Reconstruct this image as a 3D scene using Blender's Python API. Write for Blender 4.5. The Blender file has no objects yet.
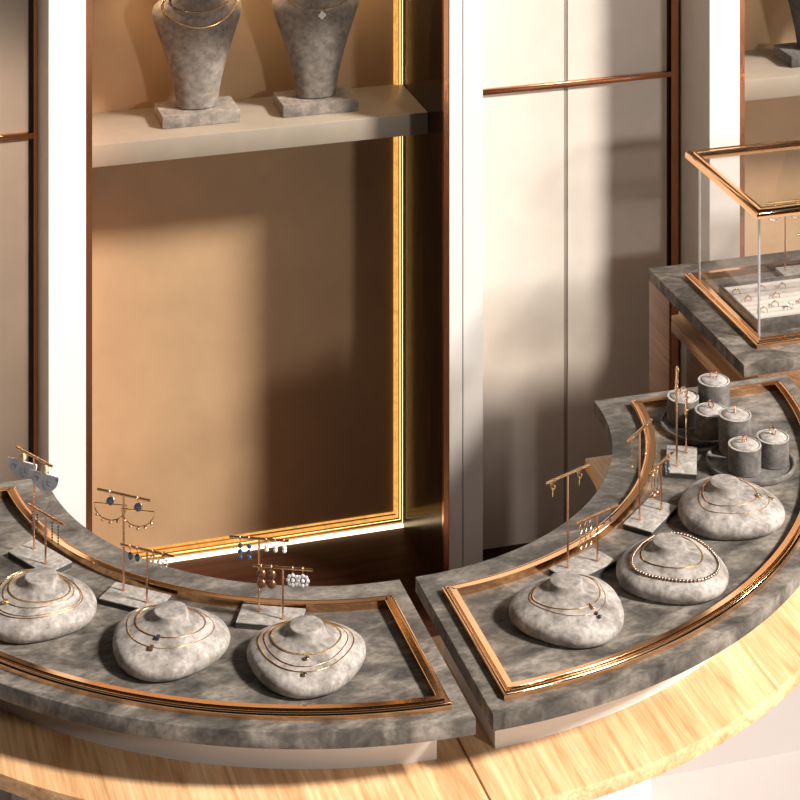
import bpy, bmesh, math, random
from math import sin, cos, pi, radians as R, sqrt, atan2
from mathutils import Vector, Matrix

random.seed(7)
SC = bpy.context.scene
COL = SC.collection

# ------------------------------------------------------------------ camera
# x runs along the back wall, y towards it, z up; origin under the centre of the two curved counters
camd = bpy.data.cameras.new('camera')
camo = bpy.data.objects.new('camera', camd); COL.objects.link(camo)
camo.location = (-1.3896, -5.3097, 3.5)
camo.rotation_euler = (R(90), 0, -0.285695)
camd.sensor_width = 36.0
camd.lens = 2385.97/800*36
camd.shift_y = -(400+693.6)/800
camd.clip_start = 0.05; camd.clip_end = 100
SC.camera = camo

# ------------------------------------------------------------------ world, suns, exposure
W = bpy.data.worlds.new('world'); SC.world = W; W.use_nodes = True
nt = W.node_tree; nt.nodes.clear()
wo = nt.nodes.new('ShaderNodeOutputWorld'); bg = nt.nodes.new('ShaderNodeBackground')
tc = nt.nodes.new('ShaderNodeTexCoord'); sep = nt.nodes.new('ShaderNodeSeparateXYZ'); rp = nt.nodes.new('ShaderNodeValToRGB')
mp = nt.nodes.new('ShaderNodeMapRange'); mp.inputs[1].default_value = -1; mp.inputs[2].default_value = 1
nt.links.new(tc.outputs['Generated'], sep.inputs[0]); nt.links.new(sep.outputs['Z'], mp.inputs[0])
nt.links.new(mp.outputs[0], rp.inputs[0]); nt.links.new(rp.outputs[0], bg.inputs[0]); nt.links.new(bg.outputs[0], wo.inputs[0])
el = rp.color_ramp.elements
el[0].position = 0.0; el[0].color = (.10, .07, .05, 1)
el[1].position = 1.0; el[1].color = (.10, .095, .09, 1)
for p_, c_ in ((.5, (.06, .042, .03)), (.66, (.05, .037, .03)), (.80, (.06, .05, .045)), (.84, (1.0, .96, .93)), (.89, (1.0, .96, .93)), (.93, (.09, .085, .08))):
    e_ = el.new(p_); e_.color = (*c_, 1)
bg.inputs[1].default_value = 0.27

def sun(name, travel, strength, color, angle):
    l = bpy.data.lights.new(name, 'SUN'); l.energy = strength; l.color = color; l.angle = R(angle)
    o = bpy.data.objects.new(name, l); COL.objects.link(o)
    o.rotation_euler = Vector(travel).to_track_quat('-Z', 'Y').to_euler(); o.location = (3, -4, 5)
    return o
sun('high_sun', (-.95, .82, -1), 7.2, (1, .94, .865), 8.0)
# tall bright window of the room to the right of the photographer: a low, warm white light
al = bpy.data.lights.new('window_light', 'AREA'); al.shape = 'RECTANGLE'; al.size = .6; al.size_y = .6; al.energy = 230; al.color = (1, .93, .87)
ao = bpy.data.objects.new('window_light', al); COL.objects.link(ao); ao.location = (3.9, -8.2, 3.7)
ao.rotation_euler = (Vector((.5, .5, .8))-ao.location).to_track_quat('-Z', 'Y').to_euler()

# added light beyond the right edge, brightens the right-hand sides of things
sl_ = bpy.data.lights.new('side_accent', 'AREA'); sl_.shape = 'DISK'; sl_.size = .5; sl_.energy = 65; sl_.color = (1, .93, .86)
so_ = bpy.data.objects.new('side_accent', sl_); COL.objects.link(so_); so_.location = (4.4, -.5, 3.0)
so_.rotation_euler = (Vector((.2, -.6, .9))-so_.location).to_track_quat('-Z', 'Y').to_euler()
# added fill spot that lightens the wall panel left of the niche
wl = bpy.data.lights.new('panel_fill', 'SPOT'); wl.energy = 190; wl.color = (1, .74, .54); wl.spot_size = R(24); wl.spot_blend = .8; wl.shadow_soft_size = .08
wlo = bpy.data.objects.new('panel_fill', wl); COL.objects.link(wlo); wlo.location = (-.35, -.6, 2.9)
wlo.rotation_euler = (Vector((-.78, 1.06, 1.0))-wlo.location).to_track_quat('-Z', 'Y').to_euler()
SC.cycles.diffuse_bounces = 2

SC.view_settings.view_transform = 'Standard'
SC.view_settings.look = 'None'
SC.view_settings.gamma = 1
SC.view_settings.use_curve_mapping = False
SC.view_settings.exposure = 0.0

# ------------------------------------------------------------------ materials
def new_mat(name):
    m = bpy.data.materials.new(name); m.use_nodes = True
    n = m.node_tree.nodes; b = n['Principled BSDF']
    return m, m.node_tree, b
def coords(nt, scale=(1, 1, 1), rot=(0, 0, 0)):
    t = nt.nodes.new('ShaderNodeTexCoord'); g = nt.nodes.new('ShaderNodeMapping')
    g.inputs['Scale'].default_value = scale; g.inputs['Rotation'].default_value = rot
    nt.links.new(t.outputs['Object'], g.inputs[0]); return g.outputs[0]
def noise(nt, vec, scale, detail=4, rough=.55, dist=0):
    n = nt.nodes.new('ShaderNodeTexNoise'); nt.links.new(vec, n.inputs['Vector'])
    n.inputs['Scale'].default_value = scale; n.inputs['Detail'].default_value = detail
    n.inputs['Roughness'].default_value = rough; n.inputs['Distortion'].default_value = dist
    return n.outputs['Fac']
def ramp(nt, fac, stops):
    r = nt.nodes.new('ShaderNodeValToRGB'); nt.links.new(fac, r.inputs[0])
    e = r.color_ramp.elements
    e[0].position = stops[0][0]; e[0].color = (*stops[0][1], 1)
    e[1].position = stops[-1][0]; e[1].color = (*stops[-1][1], 1)
    for p, c in stops[1:-1]:
        x = e.new(p); x.color = (*c, 1)
    return r.outputs[0]
def mixc(nt, fac, a, b, mode='MIX'):
    m = nt.nodes.new('ShaderNodeMix'); m.data_type = 'RGBA'; m.blend_type = mode
    if isinstance(fac, float): m.inputs[0].default_value = fac
    else: nt.links.new(fac, m.inputs[0])
    for k, v in ((6, a), (7, b)):
        if isinstance(v, tuple): m.inputs[k].default_value = (*v, 1)
        else: nt.links.new(v, m.inputs[k])
    return m.outputs[2]
def bump(nt, b, h, s, d=.002):
    n = nt.nodes.new('ShaderNodeBump'); n.inputs['Strength'].default_value = s; n.inputs['Distance'].default_value = d
    nt.links.new(h, n.inputs['Height']); nt.links.new(n.outputs[0], b.inputs['Normal'])

def suede(name, dark, mid, light, scale=9, sheen=.08, rough=.85, stretch=(1, 1, 1)):
    m, nt, b = new_mat(name)
    v = coords(nt, stretch)
    n1 = noise(nt, v, scale, 6, .62, .6); n2 = noise(nt, v, scale*7, 5, .6, .3)
    c1 = ramp(nt, n1, [(.30, dark), (.48, mid), (.66, light)])
    c2 = ramp(nt, n2, [(.28, (.42, .41, .40)), (.66, (1.22, 1.22, 1.22))])
    c = mixc(nt, .8, c1, c2, 'MULTIPLY')
    nt.links.new(c, b.inputs['Base Color'])
    b.inputs['Roughness'].default_value = rough
    b.inputs['Sheen Weight'].default_value = sheen; b.inputs['Sheen Roughness'].default_value = .4
    n3 = noise(nt, v, scale*40, 3, .6); bump(nt, b, n3, .25, .001)
    return m
M_STONE = suede('mottled_taupe_suede', (.022, .018, .015), (.104, .088, .073), (.26, .225, .188), 9, stretch=(1, 1.6, 1))
M_PEBBLE = suede('pale_grey_suede', (.085, .072, .064), (.28, .25, .225), (.47, .425, .39), 12)
M_BUST = suede('warm_grey_suede', (.17, .143, .12), (.25, .213, .18), (.32, .275, .235), 8)
M_BASE = suede('earring_base_suede', (.22, .195, .175), (.36, .33, .30), (.45, .41, .38), 14)
M_JAR = suede('jar_suede', (.06, .054, .049), (.135, .12, .11), (.21, .19, .175), 12)
M_JARLID = suede('jar_lid_suede', (.26, .235, .215), (.40, .365, .34), (.50, .46, .43), 16)
M_DARKSIDE = suede('dark_suede_edge', (.035, .031, .028), (.05, .045, .04), (.075, .066, .06), 14)

def metal(name, col, rough, var=.0):
    m, nt, b = new_mat(name)
    b.inputs['Base Color'].default_value = (*col, 1); b.inputs['Metallic'].default_value = 1
    v = coords(nt, (1, 1, 1)); n = noise(nt, v, 60, 3)
    r = nt.nodes.new('ShaderNodeMapRange'); r.inputs[3].default_value = rough*.75; r.inputs[4].default_value = rough*1.3
    nt.links.new(n, r.inputs[0]); nt.links.new(r.outputs[0], b.inputs['Roughness'])
    return m
M_COPPER = metal('polished_rose_brass', (.84, .50, .27), .10)
M_GOLD = metal('yellow_gold', (1.0, .70, .33), .2)
M_ROSE = metal('rose_copper_rod', (.86, .50, .32), .24)
M_BRASS = metal('moulding_brass', (.95, .50, .18), .3)
M_RAIL = metal('copper_rail', (.60, .28, .15), .2)
M_CROSS = metal('crossbar_brass', (.88, .55, .30), .18)
M_BEADCHAIN = metal('dark_silver_bead', (.42, .31, .24), .3)
M_SILVER = metal('pale_silver', (.85, .84, .82), .2)

def plain(name, col, rough=.5, metallic=0, coat=0, nscale=20, namt=.08, bumpamt=0.0):
    m, nt, b = new_mat(name)
    v = coords(nt); n = noise(nt, v, nscale, 5, .6)
    lo = tuple(c*(1-namt) for c in col); hi = tuple(min(1, c*(1+namt)) for c in col)
    nt.links.new(ramp(nt, n, [(.3, lo), (.7, hi)]), b.inputs['Base Color'])
    b.inputs['Roughness'].default_value = rough; b.inputs['Metallic'].default_value = metallic
    b.inputs['Coat Weight'].default_value = coat
    if bumpamt: bump(nt, b, noise(nt, v, nscale*10, 3), bumpamt, .001)
    return m
M_ROLL = plain('pale_roll_suede', (.60, .55, .51), .8, nscale=30, namt=.06)
M_WHITE = plain('satin_white_lacquer', (.75, .725, .70), .35, nscale=3, namt=.015)
M_APRON = plain('apron_white', (.74, .69, .66), .45, nscale=8, namt=.02)
M_PANEL = plain('beige_wall_fabric', (.68, .61, .54), .7, nscale=5, namt=.07, bumpamt=.15)
M_PANELSIDE = plain('grey_beige_return', (.50, .44, .38), .6, nscale=6, namt=.06)
M_SHELF = plain('taupe_shelf', (.30, .25, .195), .45, nscale=9, namt=.07, bumpamt=.1)
M_NICHE = plain('warm_bronze_fabric', (.40, .265, .150), .45, nscale=4, namt=.10, bumpamt=.25)
M_FLOOR = plain('pale_floor', (.42, .38, .36), .5, nscale=2, namt=.02)
M_BLOCK = plain('pale_light_block', (.44, .395, .375), .5, nscale=3, namt=.02)
M_GAP = plain('dark_joint', (.05, .038, .03), .6)
M_GROOVE = plain('grey_joint', (.30, .26, .22), .6)
M_PEARL = plain('pearl', (.88, .86, .84), .15, coat=.5, nscale=40)
M_BLUE = plain('dark_blue_stone', (.04, .07, .16), .12, coat=1, nscale=90, namt=.5)
M_ONYX = plain('dark_bead', (.03, .03, .04), .2, coat=.6, nscale=90)
M_BRONZE = plain('bronze_ball', (.24, .13, .07), .3, metallic=.7, nscale=60)
M_PEACH = plain('peach_bead', (.78, .50, .28), .35, nscale=50, namt=.15)
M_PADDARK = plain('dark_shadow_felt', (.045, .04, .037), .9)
m, nt, b = new_mat('marbled_blue_resin'); M_MARBLE = m
v = coords(nt); n = noise(nt, v, 55, 5, .6, .8)
nt.links.new(ramp(nt, n, [(.32, (.25, .28, .34)), (.43, (.58, .64, .75)), (.7, (.74, .78, .85))]), b.inputs['Base Color']); b.inputs['Roughness'].default_value = .3
m, nt, b = new_mat('bright_crystal'); M_CRYSTAL = m
b.inputs['Base Color'].default_value = (.95, .96, 1, 1); b.inputs['Roughness'].default_value = .05; b.inputs['Metallic'].default_value = .55
v = coords(nt); bump(nt, b, noise(nt, v, 500, 2), .6, .002)

def wood(name, c_dark, c_mid, c_light, rough=.45, scale=1.0, coat=0.0, axis='y', bands=True):
    m, nt, b = new_mat(name)
    st = {'y': (14, 1, 14), 'z': (14, 14, 1), 'x': (1, 14, 14)}[axis]
    v = coords(nt, st)
    n1 = noise(nt, v, 2.2*scale, 6, .6, .9)
    st2 = {'y': (70, 2.5, 70), 'z': (70, 70, 2.5), 'x': (2.5, 70, 70)}[axis]
    v2 = coords(nt, st2); n2 = noise(nt, v2, 2.0*scale, 4, .6, .2)
    c1 = ramp(nt, n1, [(.30, c_dark), (.48, c_mid), (.68, c_light)])
    c2 = ramp(nt, n2, [(.30, (.72, .64, .56)), (.6, (1.05, 1.04, 1.03))])
    c = mixc(nt, .85, c1, c2, 'MULTIPLY')
    if bands:   # boards of slightly different tone
        t = nt.nodes.new('ShaderNodeTexCoord'); s = nt.nodes.new('ShaderNodeSeparateXYZ'); nt.links.new(t.outputs['Object'], s.inputs[0])
        mm = nt.nodes.new('ShaderNodeMath'); mm.operation = 'MULTIPLY'; mm.inputs[1].default_value = 8.5
        nt.links.new(s.outputs['X'], mm.inputs[0])
        fl = nt.nodes.new('ShaderNodeMath'); fl.operation = 'FLOOR'; nt.links.new(mm.outputs[0], fl.inputs[0])
        wn = nt.nodes.new('ShaderNodeTexWhiteNoise'); wn.noise_dimensions = '1D'; nt.links.new(fl.outputs[0], wn.inputs['W'])
        c3 = ramp(nt, wn.outputs['Value'], [(0, (.84, .80, .76)), (1, (1.08, 1.08, 1.08))])
        c = mixc(nt, 1.0, c, c3, 'MULTIPLY')
    nt.links.new(c, b.inputs['Base Color']); b.inputs['Roughness'].default_value = rough; b.inputs['Coat Weight'].default_value = coat
    bump(nt, b, n2, .12, .001)
    return m
M_OAK = wood('light_oak', (.60, .32, .15), (.84, .53, .28), (.93, .67, .40))
M_REDWOOD = wood('warm_brown_wood', (.20, .085, .04), (.30, .14, .07), (.38, .20, .11), .4)
M_DARKWOOD = wood('dark_glossy_veneer', (.016, .009, .006), (.030, .017, .011), (.05, .028, .018), .2, .8, 0, 'z', False)
M_DARKWOOD.node_tree.nodes['Principled BSDF'].inputs['IOR'].default_value = 1.14
M_DARKFLOOR = wood('dark_glossy_floor', (.034, .013, .008), (.055, .021, .012), (.075, .030, .018), .5, .8, 0, 'x', False)
M_DARKFLOOR.node_tree.nodes['Principled BSDF'].inputs['IOR'].default_value = 1.15

def emit(name, col, s):
    m = bpy.data.materials.new(name); m.use_nodes = True; nt = m.node_tree; nt.nodes.clear()
    o = nt.nodes.new('ShaderNodeOutputMaterial'); e = nt.nodes.new('ShaderNodeEmission')
    e.inputs[0].default_value = (*col, 1); e.inputs[1].default_value = s; nt.links.new(e.outputs[0], o.inputs[0]); return m
M_LEDW = emit('led_white', (1, .74, .42), 3.6)
M_LEDG = emit('led_gold', (1, .76, .30), 2.4)
M_SPILL = emit('amber_spill', (1, .50, .12), 1.0)
# glowing amber strips stand in for light spilt on the panel, slightly uneven
_nt = M_SPILL.node_tree; _e = [q for q in _nt.nodes if q.type == 'EMISSION'][0]
_v = coords(_nt, (1, 1, 1)); _n = noise(_nt, _v, 60, 3, .6, .4)
_m = _nt.nodes.new('ShaderNodeMapRange'); _m.inputs[1].default_value = .35; _m.inputs[2].default_value = .65; _m.inputs[3].default_value = .8; _m.inputs[4].default_value = 1.15
_nt.links.new(_n, _m.inputs[0]); _nt.links.new(_m.outputs[0], _e.inputs[1])

m = bpy.data.materials.new('clear_glass'); m.use_nodes = True; nt = m.node_tree; nt.nodes.clear(); M_GLASS = m
o = nt.nodes.new('ShaderNodeOutputMaterial'); tr = nt.nodes.new('ShaderNodeBsdfTransparent'); gl = nt.nodes.new('ShaderNodeBsdfGlossy')
mx = nt.nodes.new('ShaderNodeMixShader'); lw = nt.nodes.new('ShaderNodeLayerWeight'); pw = nt.nodes.new('ShaderNodeMath'); pw.operation = 'POWER'; pw.inputs[1].default_value = 5; fr = nt.nodes.new('ShaderNodeMath'); fr.operation = 'MULTIPLY_ADD'; fr.inputs[1].default_value = .9; fr.inputs[2].default_value = .035; nt.links.new(lw.outputs['Facing'], pw.inputs[0]); nt.links.new(pw.outputs[0], fr.inputs[0])
tr.inputs[0].default_value = (.965, .955, .945, 1); gl.inputs['Roughness'].default_value = .02
nt.links.new(fr.outputs[0], mx.inputs[0]); nt.links.new(tr.outputs[0], mx.inputs[1]); nt.links.new(gl.outputs[0], mx.inputs[2]); nt.links.new(mx.outputs[0], o.inputs[0])
M_GLASSEDGE = plain('glass_edge', (.36, .36, .37), .1, coat=1)

# ------------------------------------------------------------------ mesh helpers
class MB:
    def __init__(s): s.v = []; s.f = []; s.mi = []
    def add(s, vs, fs, mi=0):
        k = len(s.v); s.v += [tuple(v) for v in vs]
        s.f += [tuple(i+k for i in f) for f in fs]; s.mi += [mi]*len(fs)
    def box(s, x0, x1, y0, y1, z0, z1, mi=0, M=None):
        vs = [Vector((x, y, z)) for z in (z0, z1) for y in (y0, y1) for x in (x0, x1)]
        if M: vs = [M @ v for v in vs]
        s.add(vs, [(0, 2, 3, 1), (4, 5, 7, 6), (0, 1, 5, 4), (2, 6, 7, 3), (0, 4, 6, 2), (1, 3, 7, 5)], mi)
    def tube(s, pts, r, n=8, closed=False, mi=0, caps=True):
        pts = [Vector(p) for p in pts]; N = len(pts); rings = []
        rr = r if isinstance(r, (list, tuple)) else [r]*N
        up = None
        for i, p in enumerate(pts):
            a = pts[i-1] if (i > 0 or closed) else p; b = pts[(i+1) % N] if (i < N-1 or closed) else p
            t = (b-a).normalized()
            if up is None:
                up = Vector((0, 0, 1)) if abs(t.z) < .9 else Vector((1, 0, 0))
            x = t.cross(up)
            if x.length < 1e-5: x = t.orthogonal()
            x.normalize(); y = x.cross(t).normalized(); up = y
            rings.append([p + (x*cos(2*pi*k/n) + y*sin(2*pi*k/n))*rr[i] for k in range(n)])
        vs = [v for q in rings for v in q]; fs = []
        for i in range(N if closed else N-1):
            j = (i+1) % N
            for k in range(n):
                l = (k+1) % n; fs.append((i*n+k, i*n+l, j*n+l, j*n+k))
        if not closed and caps:
            fs.append(tuple(range(n))[::-1]); fs.append(tuple((N-1)*n+k for k in range(n)))
        s.add(vs, fs, mi)
    def sphere(s, c, r, n=12, m=8, sc=(1, 1, 1), mi=0):
        c = Vector(c); vs = [c+Vector((0, 0, r*sc[2]))]
        for i in range(1, m):
            a = pi*i/m
            for k in range(n):
                b = 2*pi*k/n; vs.append(c+Vector((r*sin(a)*cos(b)*sc[0], r*sin(a)*sin(b)*sc[1], r*cos(a)*sc[2])))
        vs.append(c-Vector((0, 0, r*sc[2])))
        fs = [(0, 1+k, 1+(k+1) % n) for k in range(n)]
        for i in range(m-2):
            for k in range(n):
                a = 1+i*n+k; b = 1+i*n+(k+1) % n; fs.append((a, a+n, b+n, b))
        L = len(vs)-1; q = 1+(m-2)*n
        fs += [(L, q+(k+1) % n, q+k) for k in range(n)]
        s.add(vs, fs, mi)
    def lathe(s, prof, n=32, c=(0, 0, 0), mi=0, sx=1, sy=1):
        vs = []; fs = []; c = Vector(c)
        for r, z in prof:
            for k in range(n):
                a = 2*pi*k/n; vs.append(c+Vector((r*cos(a)*sx, r*sin(a)*sy, z)))
        P = len(prof)
        for i in range(P-1):
            for k in range(n):
                l = (k+1) % n; fs.append((i*n+k, i*n+l, (i+1)*n+l, (i+1)*n+k))
        if prof[0][0] > 1e-6: fs.append(tuple(range(n))[::-1])
        if prof[-1][0] > 1e-6: fs.append(tuple((P-1)*n+k for k in range(n)))
        s.add(vs, fs, mi)
    def arc(s, r0, r1, a0, a1, z0, z1, n=64, mi=0, c=(0, 0)):
        vs = []; fs = []
        for i in range(n+1):
            a = a0+(a1-a0)*i/n
            for r, z in ((r0, z0), (r1, z0), (r1, z1), (r0, z1)):
                vs.append((c[0]+r*cos(a), c[1]+r*sin(a), z))
        for i in range(n):
            for k in range(4):
                l = (k+1) % 4; fs.append((i*4+k, (i+1)*4+k, (i+1)*4+l, i*4+l))
        fs.append((0, 1, 2, 3)); fs.append((n*4+3, n*4+2, n*4+1, n*4))
        s.add(vs, fs, mi)
    def build(s, name, mats, parent=None, loc=None, bevel=0, smooth=True, seg=2, angle=35):
        me = bpy.data.meshes.new(name); me.from_pydata(s.v, [], s.f)
        mats = mats if isinstance(mats, (list, tuple)) else [mats]
        for q in mats: me.materials.append(q)
        me.polygons.foreach_set('material_index', s.mi)
        bm = bmesh.new(); bm.from_mesh(me)
        bmesh.ops.remove_doubles(bm, verts=bm.verts, dist=1e-6)
        bmesh.ops.recalc_face_normals(bm, faces=bm.faces)
        if bevel:
            es = [e for e in bm.edges if len(e.link_faces) == 2 and e.calc_face_angle(0) > R(angle)]
            bmesh.ops.bevel(bm, geom=es, offset=bevel, segments=seg, affect='EDGES', profile=.5)
        bm.to_mesh(me); bm.free()
        if smooth:
            me.polygons.foreach_set('use_smooth', [True]*len(me.polygons))
            me.set_sharp_from_angle(angle=R(40))
        o = bpy.data.objects.new(name, me); COL.objects.link(o)
        if parent is not None: o.parent = parent
        if loc is not None: o.location = loc
        return o

def thing(name, label, cat, loc=(0, 0, 0), rz=0, group=None):
    o = bpy.data.objects.new(name, None); COL.objects.link(o); o.empty_display_size = .05
    o.location = loc; o.rotation_euler = (0, 0, rz)
    return tag(o, label, cat, group)
def tag(o, label, cat, group=None):
    o['label'] = label; o['category'] = cat
    if group: o['group'] = group
    return o
def struct(o, label=None):
    o['kind'] = 'structure'
    if label: o['label'] = label; 
    return o
def dup(root, loc, rz, label, group=None):
    r = root.copy(); COL.objects.link(r); r.location = loc; r.rotation_euler = (0, 0, rz); r['label'] = label
    if group: r['group'] = group
    for ch in list(root.children):
        c = ch.copy(); COL.objects.link(c); c.parent = r
        for g in ch.children:
            d = g.copy(); COL.objects.link(d); d.parent = c
    return r
def sbox(name, mat, x0, x1, y0, y1, z0, z1, bevel=.0, label=None):
    b = MB(); b.box(x0, x1, y0, y1, z0, z1); return struct(b.build(name, mat, bevel=bevel, smooth=bool(bevel)), label)

# ------------------------------------------------------------------ the setting
YF, YP, YB = .852, 1.062, 1.253        # pilaster faces, wall panels, niche back
ZT = 2.5
sbox('floor', M_FLOOR, -6, 6, -7, 3.2, -.05, 0)
sbox('wall_back', M_PANEL, -3, -.549, YP, YP+.3, 0, ZT)
sbox('wall_back_middle_left', M_PANEL, .667, .967, YP, YP+.3, 0, ZT)
sbox('wall_back_middle_right', M_PANEL, .979, 1.282, YP, YP+.3, 0, ZT)
sbox('trim_1', M_GROOVE, .967, .979, YP+.002, YP+.1, 0, ZT)
sbox('trim_2', M_GAP, 1.282, 1.293, YP+.012, YP+.1, 0, ZT)
sbox('trim_3', M_RAIL, 1.293, 1.315, YP-.008, YP+.1, 0, ZT)
sbox('trim_4', M_GAP, -.549, -.536, YP+.012, YP+.1, 0, ZT)
sbox('trim_5', M_RAIL, -.536, -.5235, YP-.008, YP+.1, 0, ZT)
# pilasters: grey-beige body, white face
def pilaster(n, x0, x1, groove=None):
    b = MB()
    b.box(x0, x1, YF+.006, YB+.05, 0, ZT, 1)
    if groove:
        b.box(x0, groove-.0015, YF, YF+.006, 0, ZT, 0); b.box(groove+.0015, x1, YF, YF+.006, 0, ZT, 0)
    else:
        b.box(x0, x1, YF, YF+.006, 0, ZT, 0)
    struct(b.build('trim_%d' % n, [M_WHITE, M_PANELSIDE], smooth=False))
pilaster(6, -.524, -.428)
pilaster(7, .560, .655, .598)
pilaster(8, 1.324, 1.415)
# copper edging of the niches
sbox('trim_9', M_RAIL, -.428, -.411, YF+.004, YB+.05, 0, ZT)
sbox('trim_10', M_RAIL, .545, .560, YF+.004, YF+.02, 0, ZT)
sbox('trim_11', M_RAIL, 1.415, 1.432, YF+.004, YF+.03, 0, ZT)
# niche linings
sbox('wall_niche_back', M_NICHE, -.411, .545, YB, YB+.04, 0, ZT)
sbox('wall_niche_right', M_DARKWOOD, .545, .560, YF+.02, YB+.04, 0, ZT)
sbox('wall_far_niche_back', M_NICHE, 1.432, 2.5, YB, YB+.04, 0, ZT)
sbox('wall_far_niche_left', M_PANELSIDE, 1.415, 1.432, YF+.03, YB+.04, 0, ZT)
sbox('trim_12', M_DARKFLOOR, -3, 1.06, .50, YB, 0, .004)
# horizontal copper rails on the panels
def rail(n, x0, x1, z):
    b = MB(); b.box(x0, x1, YP-.010, YP+.002, z-.0085, z+.0085); struct(b.build('trim_%d' % n, M_RAIL, bevel=.003))
rail(14, .656, 1.293, 1.292); rail(15, -3, -.536, 1.295)

# gold moulding and light line round the niche back
def ring_frame(b, x0, x1, z0, z1, w, y0, y1):
    """vertical rectangular frame in the xz plane, mitre-free strips"""
    b.box(x0, x1, y0, y1, z0, z0+w); b.box(x0, x1, y0, y1, z1-w, z1)
    b.box(x0, x0+w, y0, y1, z0+w, z1-w); b.box(x1-w, x1, y0, y1, z0+w, z1-w)
b = MB(); ring_frame(b, -.405, .540, .022, 2.45, .0035, YB-.012, YB); ring_frame(b, -.396, .5335, .030, 2.44, .0035, YB-.012, YB); ring_frame(b, -.3885, .526, .0405, 2.43, .0025, YB-.008, YB)
struct(b.build('trim_16', M_BRASS, bevel=.0008))
b = MB(); ring_frame(b, -.401, .5368, .0255, 2.445, .0033, YB-.007, YB-.001); struct(b.build('trim_17', M_LEDG, smooth=False))
b = MB(); ring_frame(b, -.392, .530, .0335, 2.435, .0065, YB-.010, YB-.001); struct(b.build('trim_19', M_SPILL, smooth=False))
b = MB(); ring_frame(b, -.386, .5235, .043, 2.4275, .005, YB-.003, YB-.0005); struct(b.build('trim_20', M_SPILL, smooth=False))
b = MB(); b.box(-.411, .5449, YB-.012, YB-.002, .0045, .0120); b.box(.5443, .5449, YB-.004, YB-.002, .012, 2.45)
struct(b.build('trim_18', M_LEDW, smooth=False))

# niche soffits just above the busts, each with a small warm lamp let into it
sbox('trim_21', M_SHELF, -.411, .545, .865, YB, 1.735, 1.80); sbox('trim_22', M_SHELF, 1.432, 2.5, .885, YB, 1.735, 1.80)
def niche_lamp(x, name):
    l = bpy.data.lights.new(name, 'SPOT'); l.energy = 3.2; l.color = (1, .70, .42); l.spot_size = R(125); l.spot_blend = .9; l.shadow_soft_size = .03
    o = bpy.data.objects.new(name, l); COL.objects.link(o); o.location = (x, YB-.13, 1.725)
niche_lamp(.085, 'niche_lamp'); niche_lamp(-.25, 'niche_lamp'); niche_lamp(.42, 'niche_lamp'); niche_lamp(1.75, 'niche_lamp')

# ------------------------------------------------------------------ wall shelves
SZ = 1.272
def shelf(x0, x1, label):
    t = MB(); t.box(x0, x1, .999, YB, SZ-.06, SZ)
    o = t.build('wall_shelf', M_SHELF, bevel=.0025); tag(o, label, 'shelf')
shelf(-.411, .5445, 'taupe shelf across the lit niche, carrying two necklace busts')
shelf(1.433, 2.5, 'taupe shelf in the niche at the right edge, carrying a dark bust')

# ------------------------------------------------------------------ counters
HG = .0168
def profile_frame(path, prof):
    """closed moulding swept along a closed xy path (counter-clockwise, corners mitred); u is inward"""
    n = len(path); P = [Vector((p[0], p[1])) for p in path]; vs = []; fs = []
    for i in range(n):
        a, b_, c = P[i-1], P[i], P[(i+1) % n]
        d1 = (b_-a).normalized(); d2 = (c-b_).normalized()
        n1 = Vector((-d1.y, d1.x)); n2 = Vector((-d2.y, d2.x))
        m_ = (n1+n2); m_ = m_/max(.2, (1+n1.dot(n2)))
        for u, z in prof:
            q = b_+m_*u; vs.append((q.x, q.y, z))
    k = len(prof)
    for i in range(n):
        j = (i+1) % n
        for q in range(k):
            l = (q+1) % k; fs.append((i*k+q, j*k+q, j*k+l, i*k+l))
    mb = MB(); mb.add(vs, fs); return mb
ZC = .9
PROF = [(0, ZC-.002), (0, ZC+.0085), (.0010, ZC+.0115), (.0028, ZC+.0135), (.0050, ZC+.0142), (.0072, ZC+.0134), (.0085, ZC+.0115), (.0108, ZC+.0115), (.0112, ZC+.0158),
        (.0118, ZC+.0164), (.0236, ZC+.0164), (.0242, ZC+.0158), (.0242, ZC-.002)]

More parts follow.
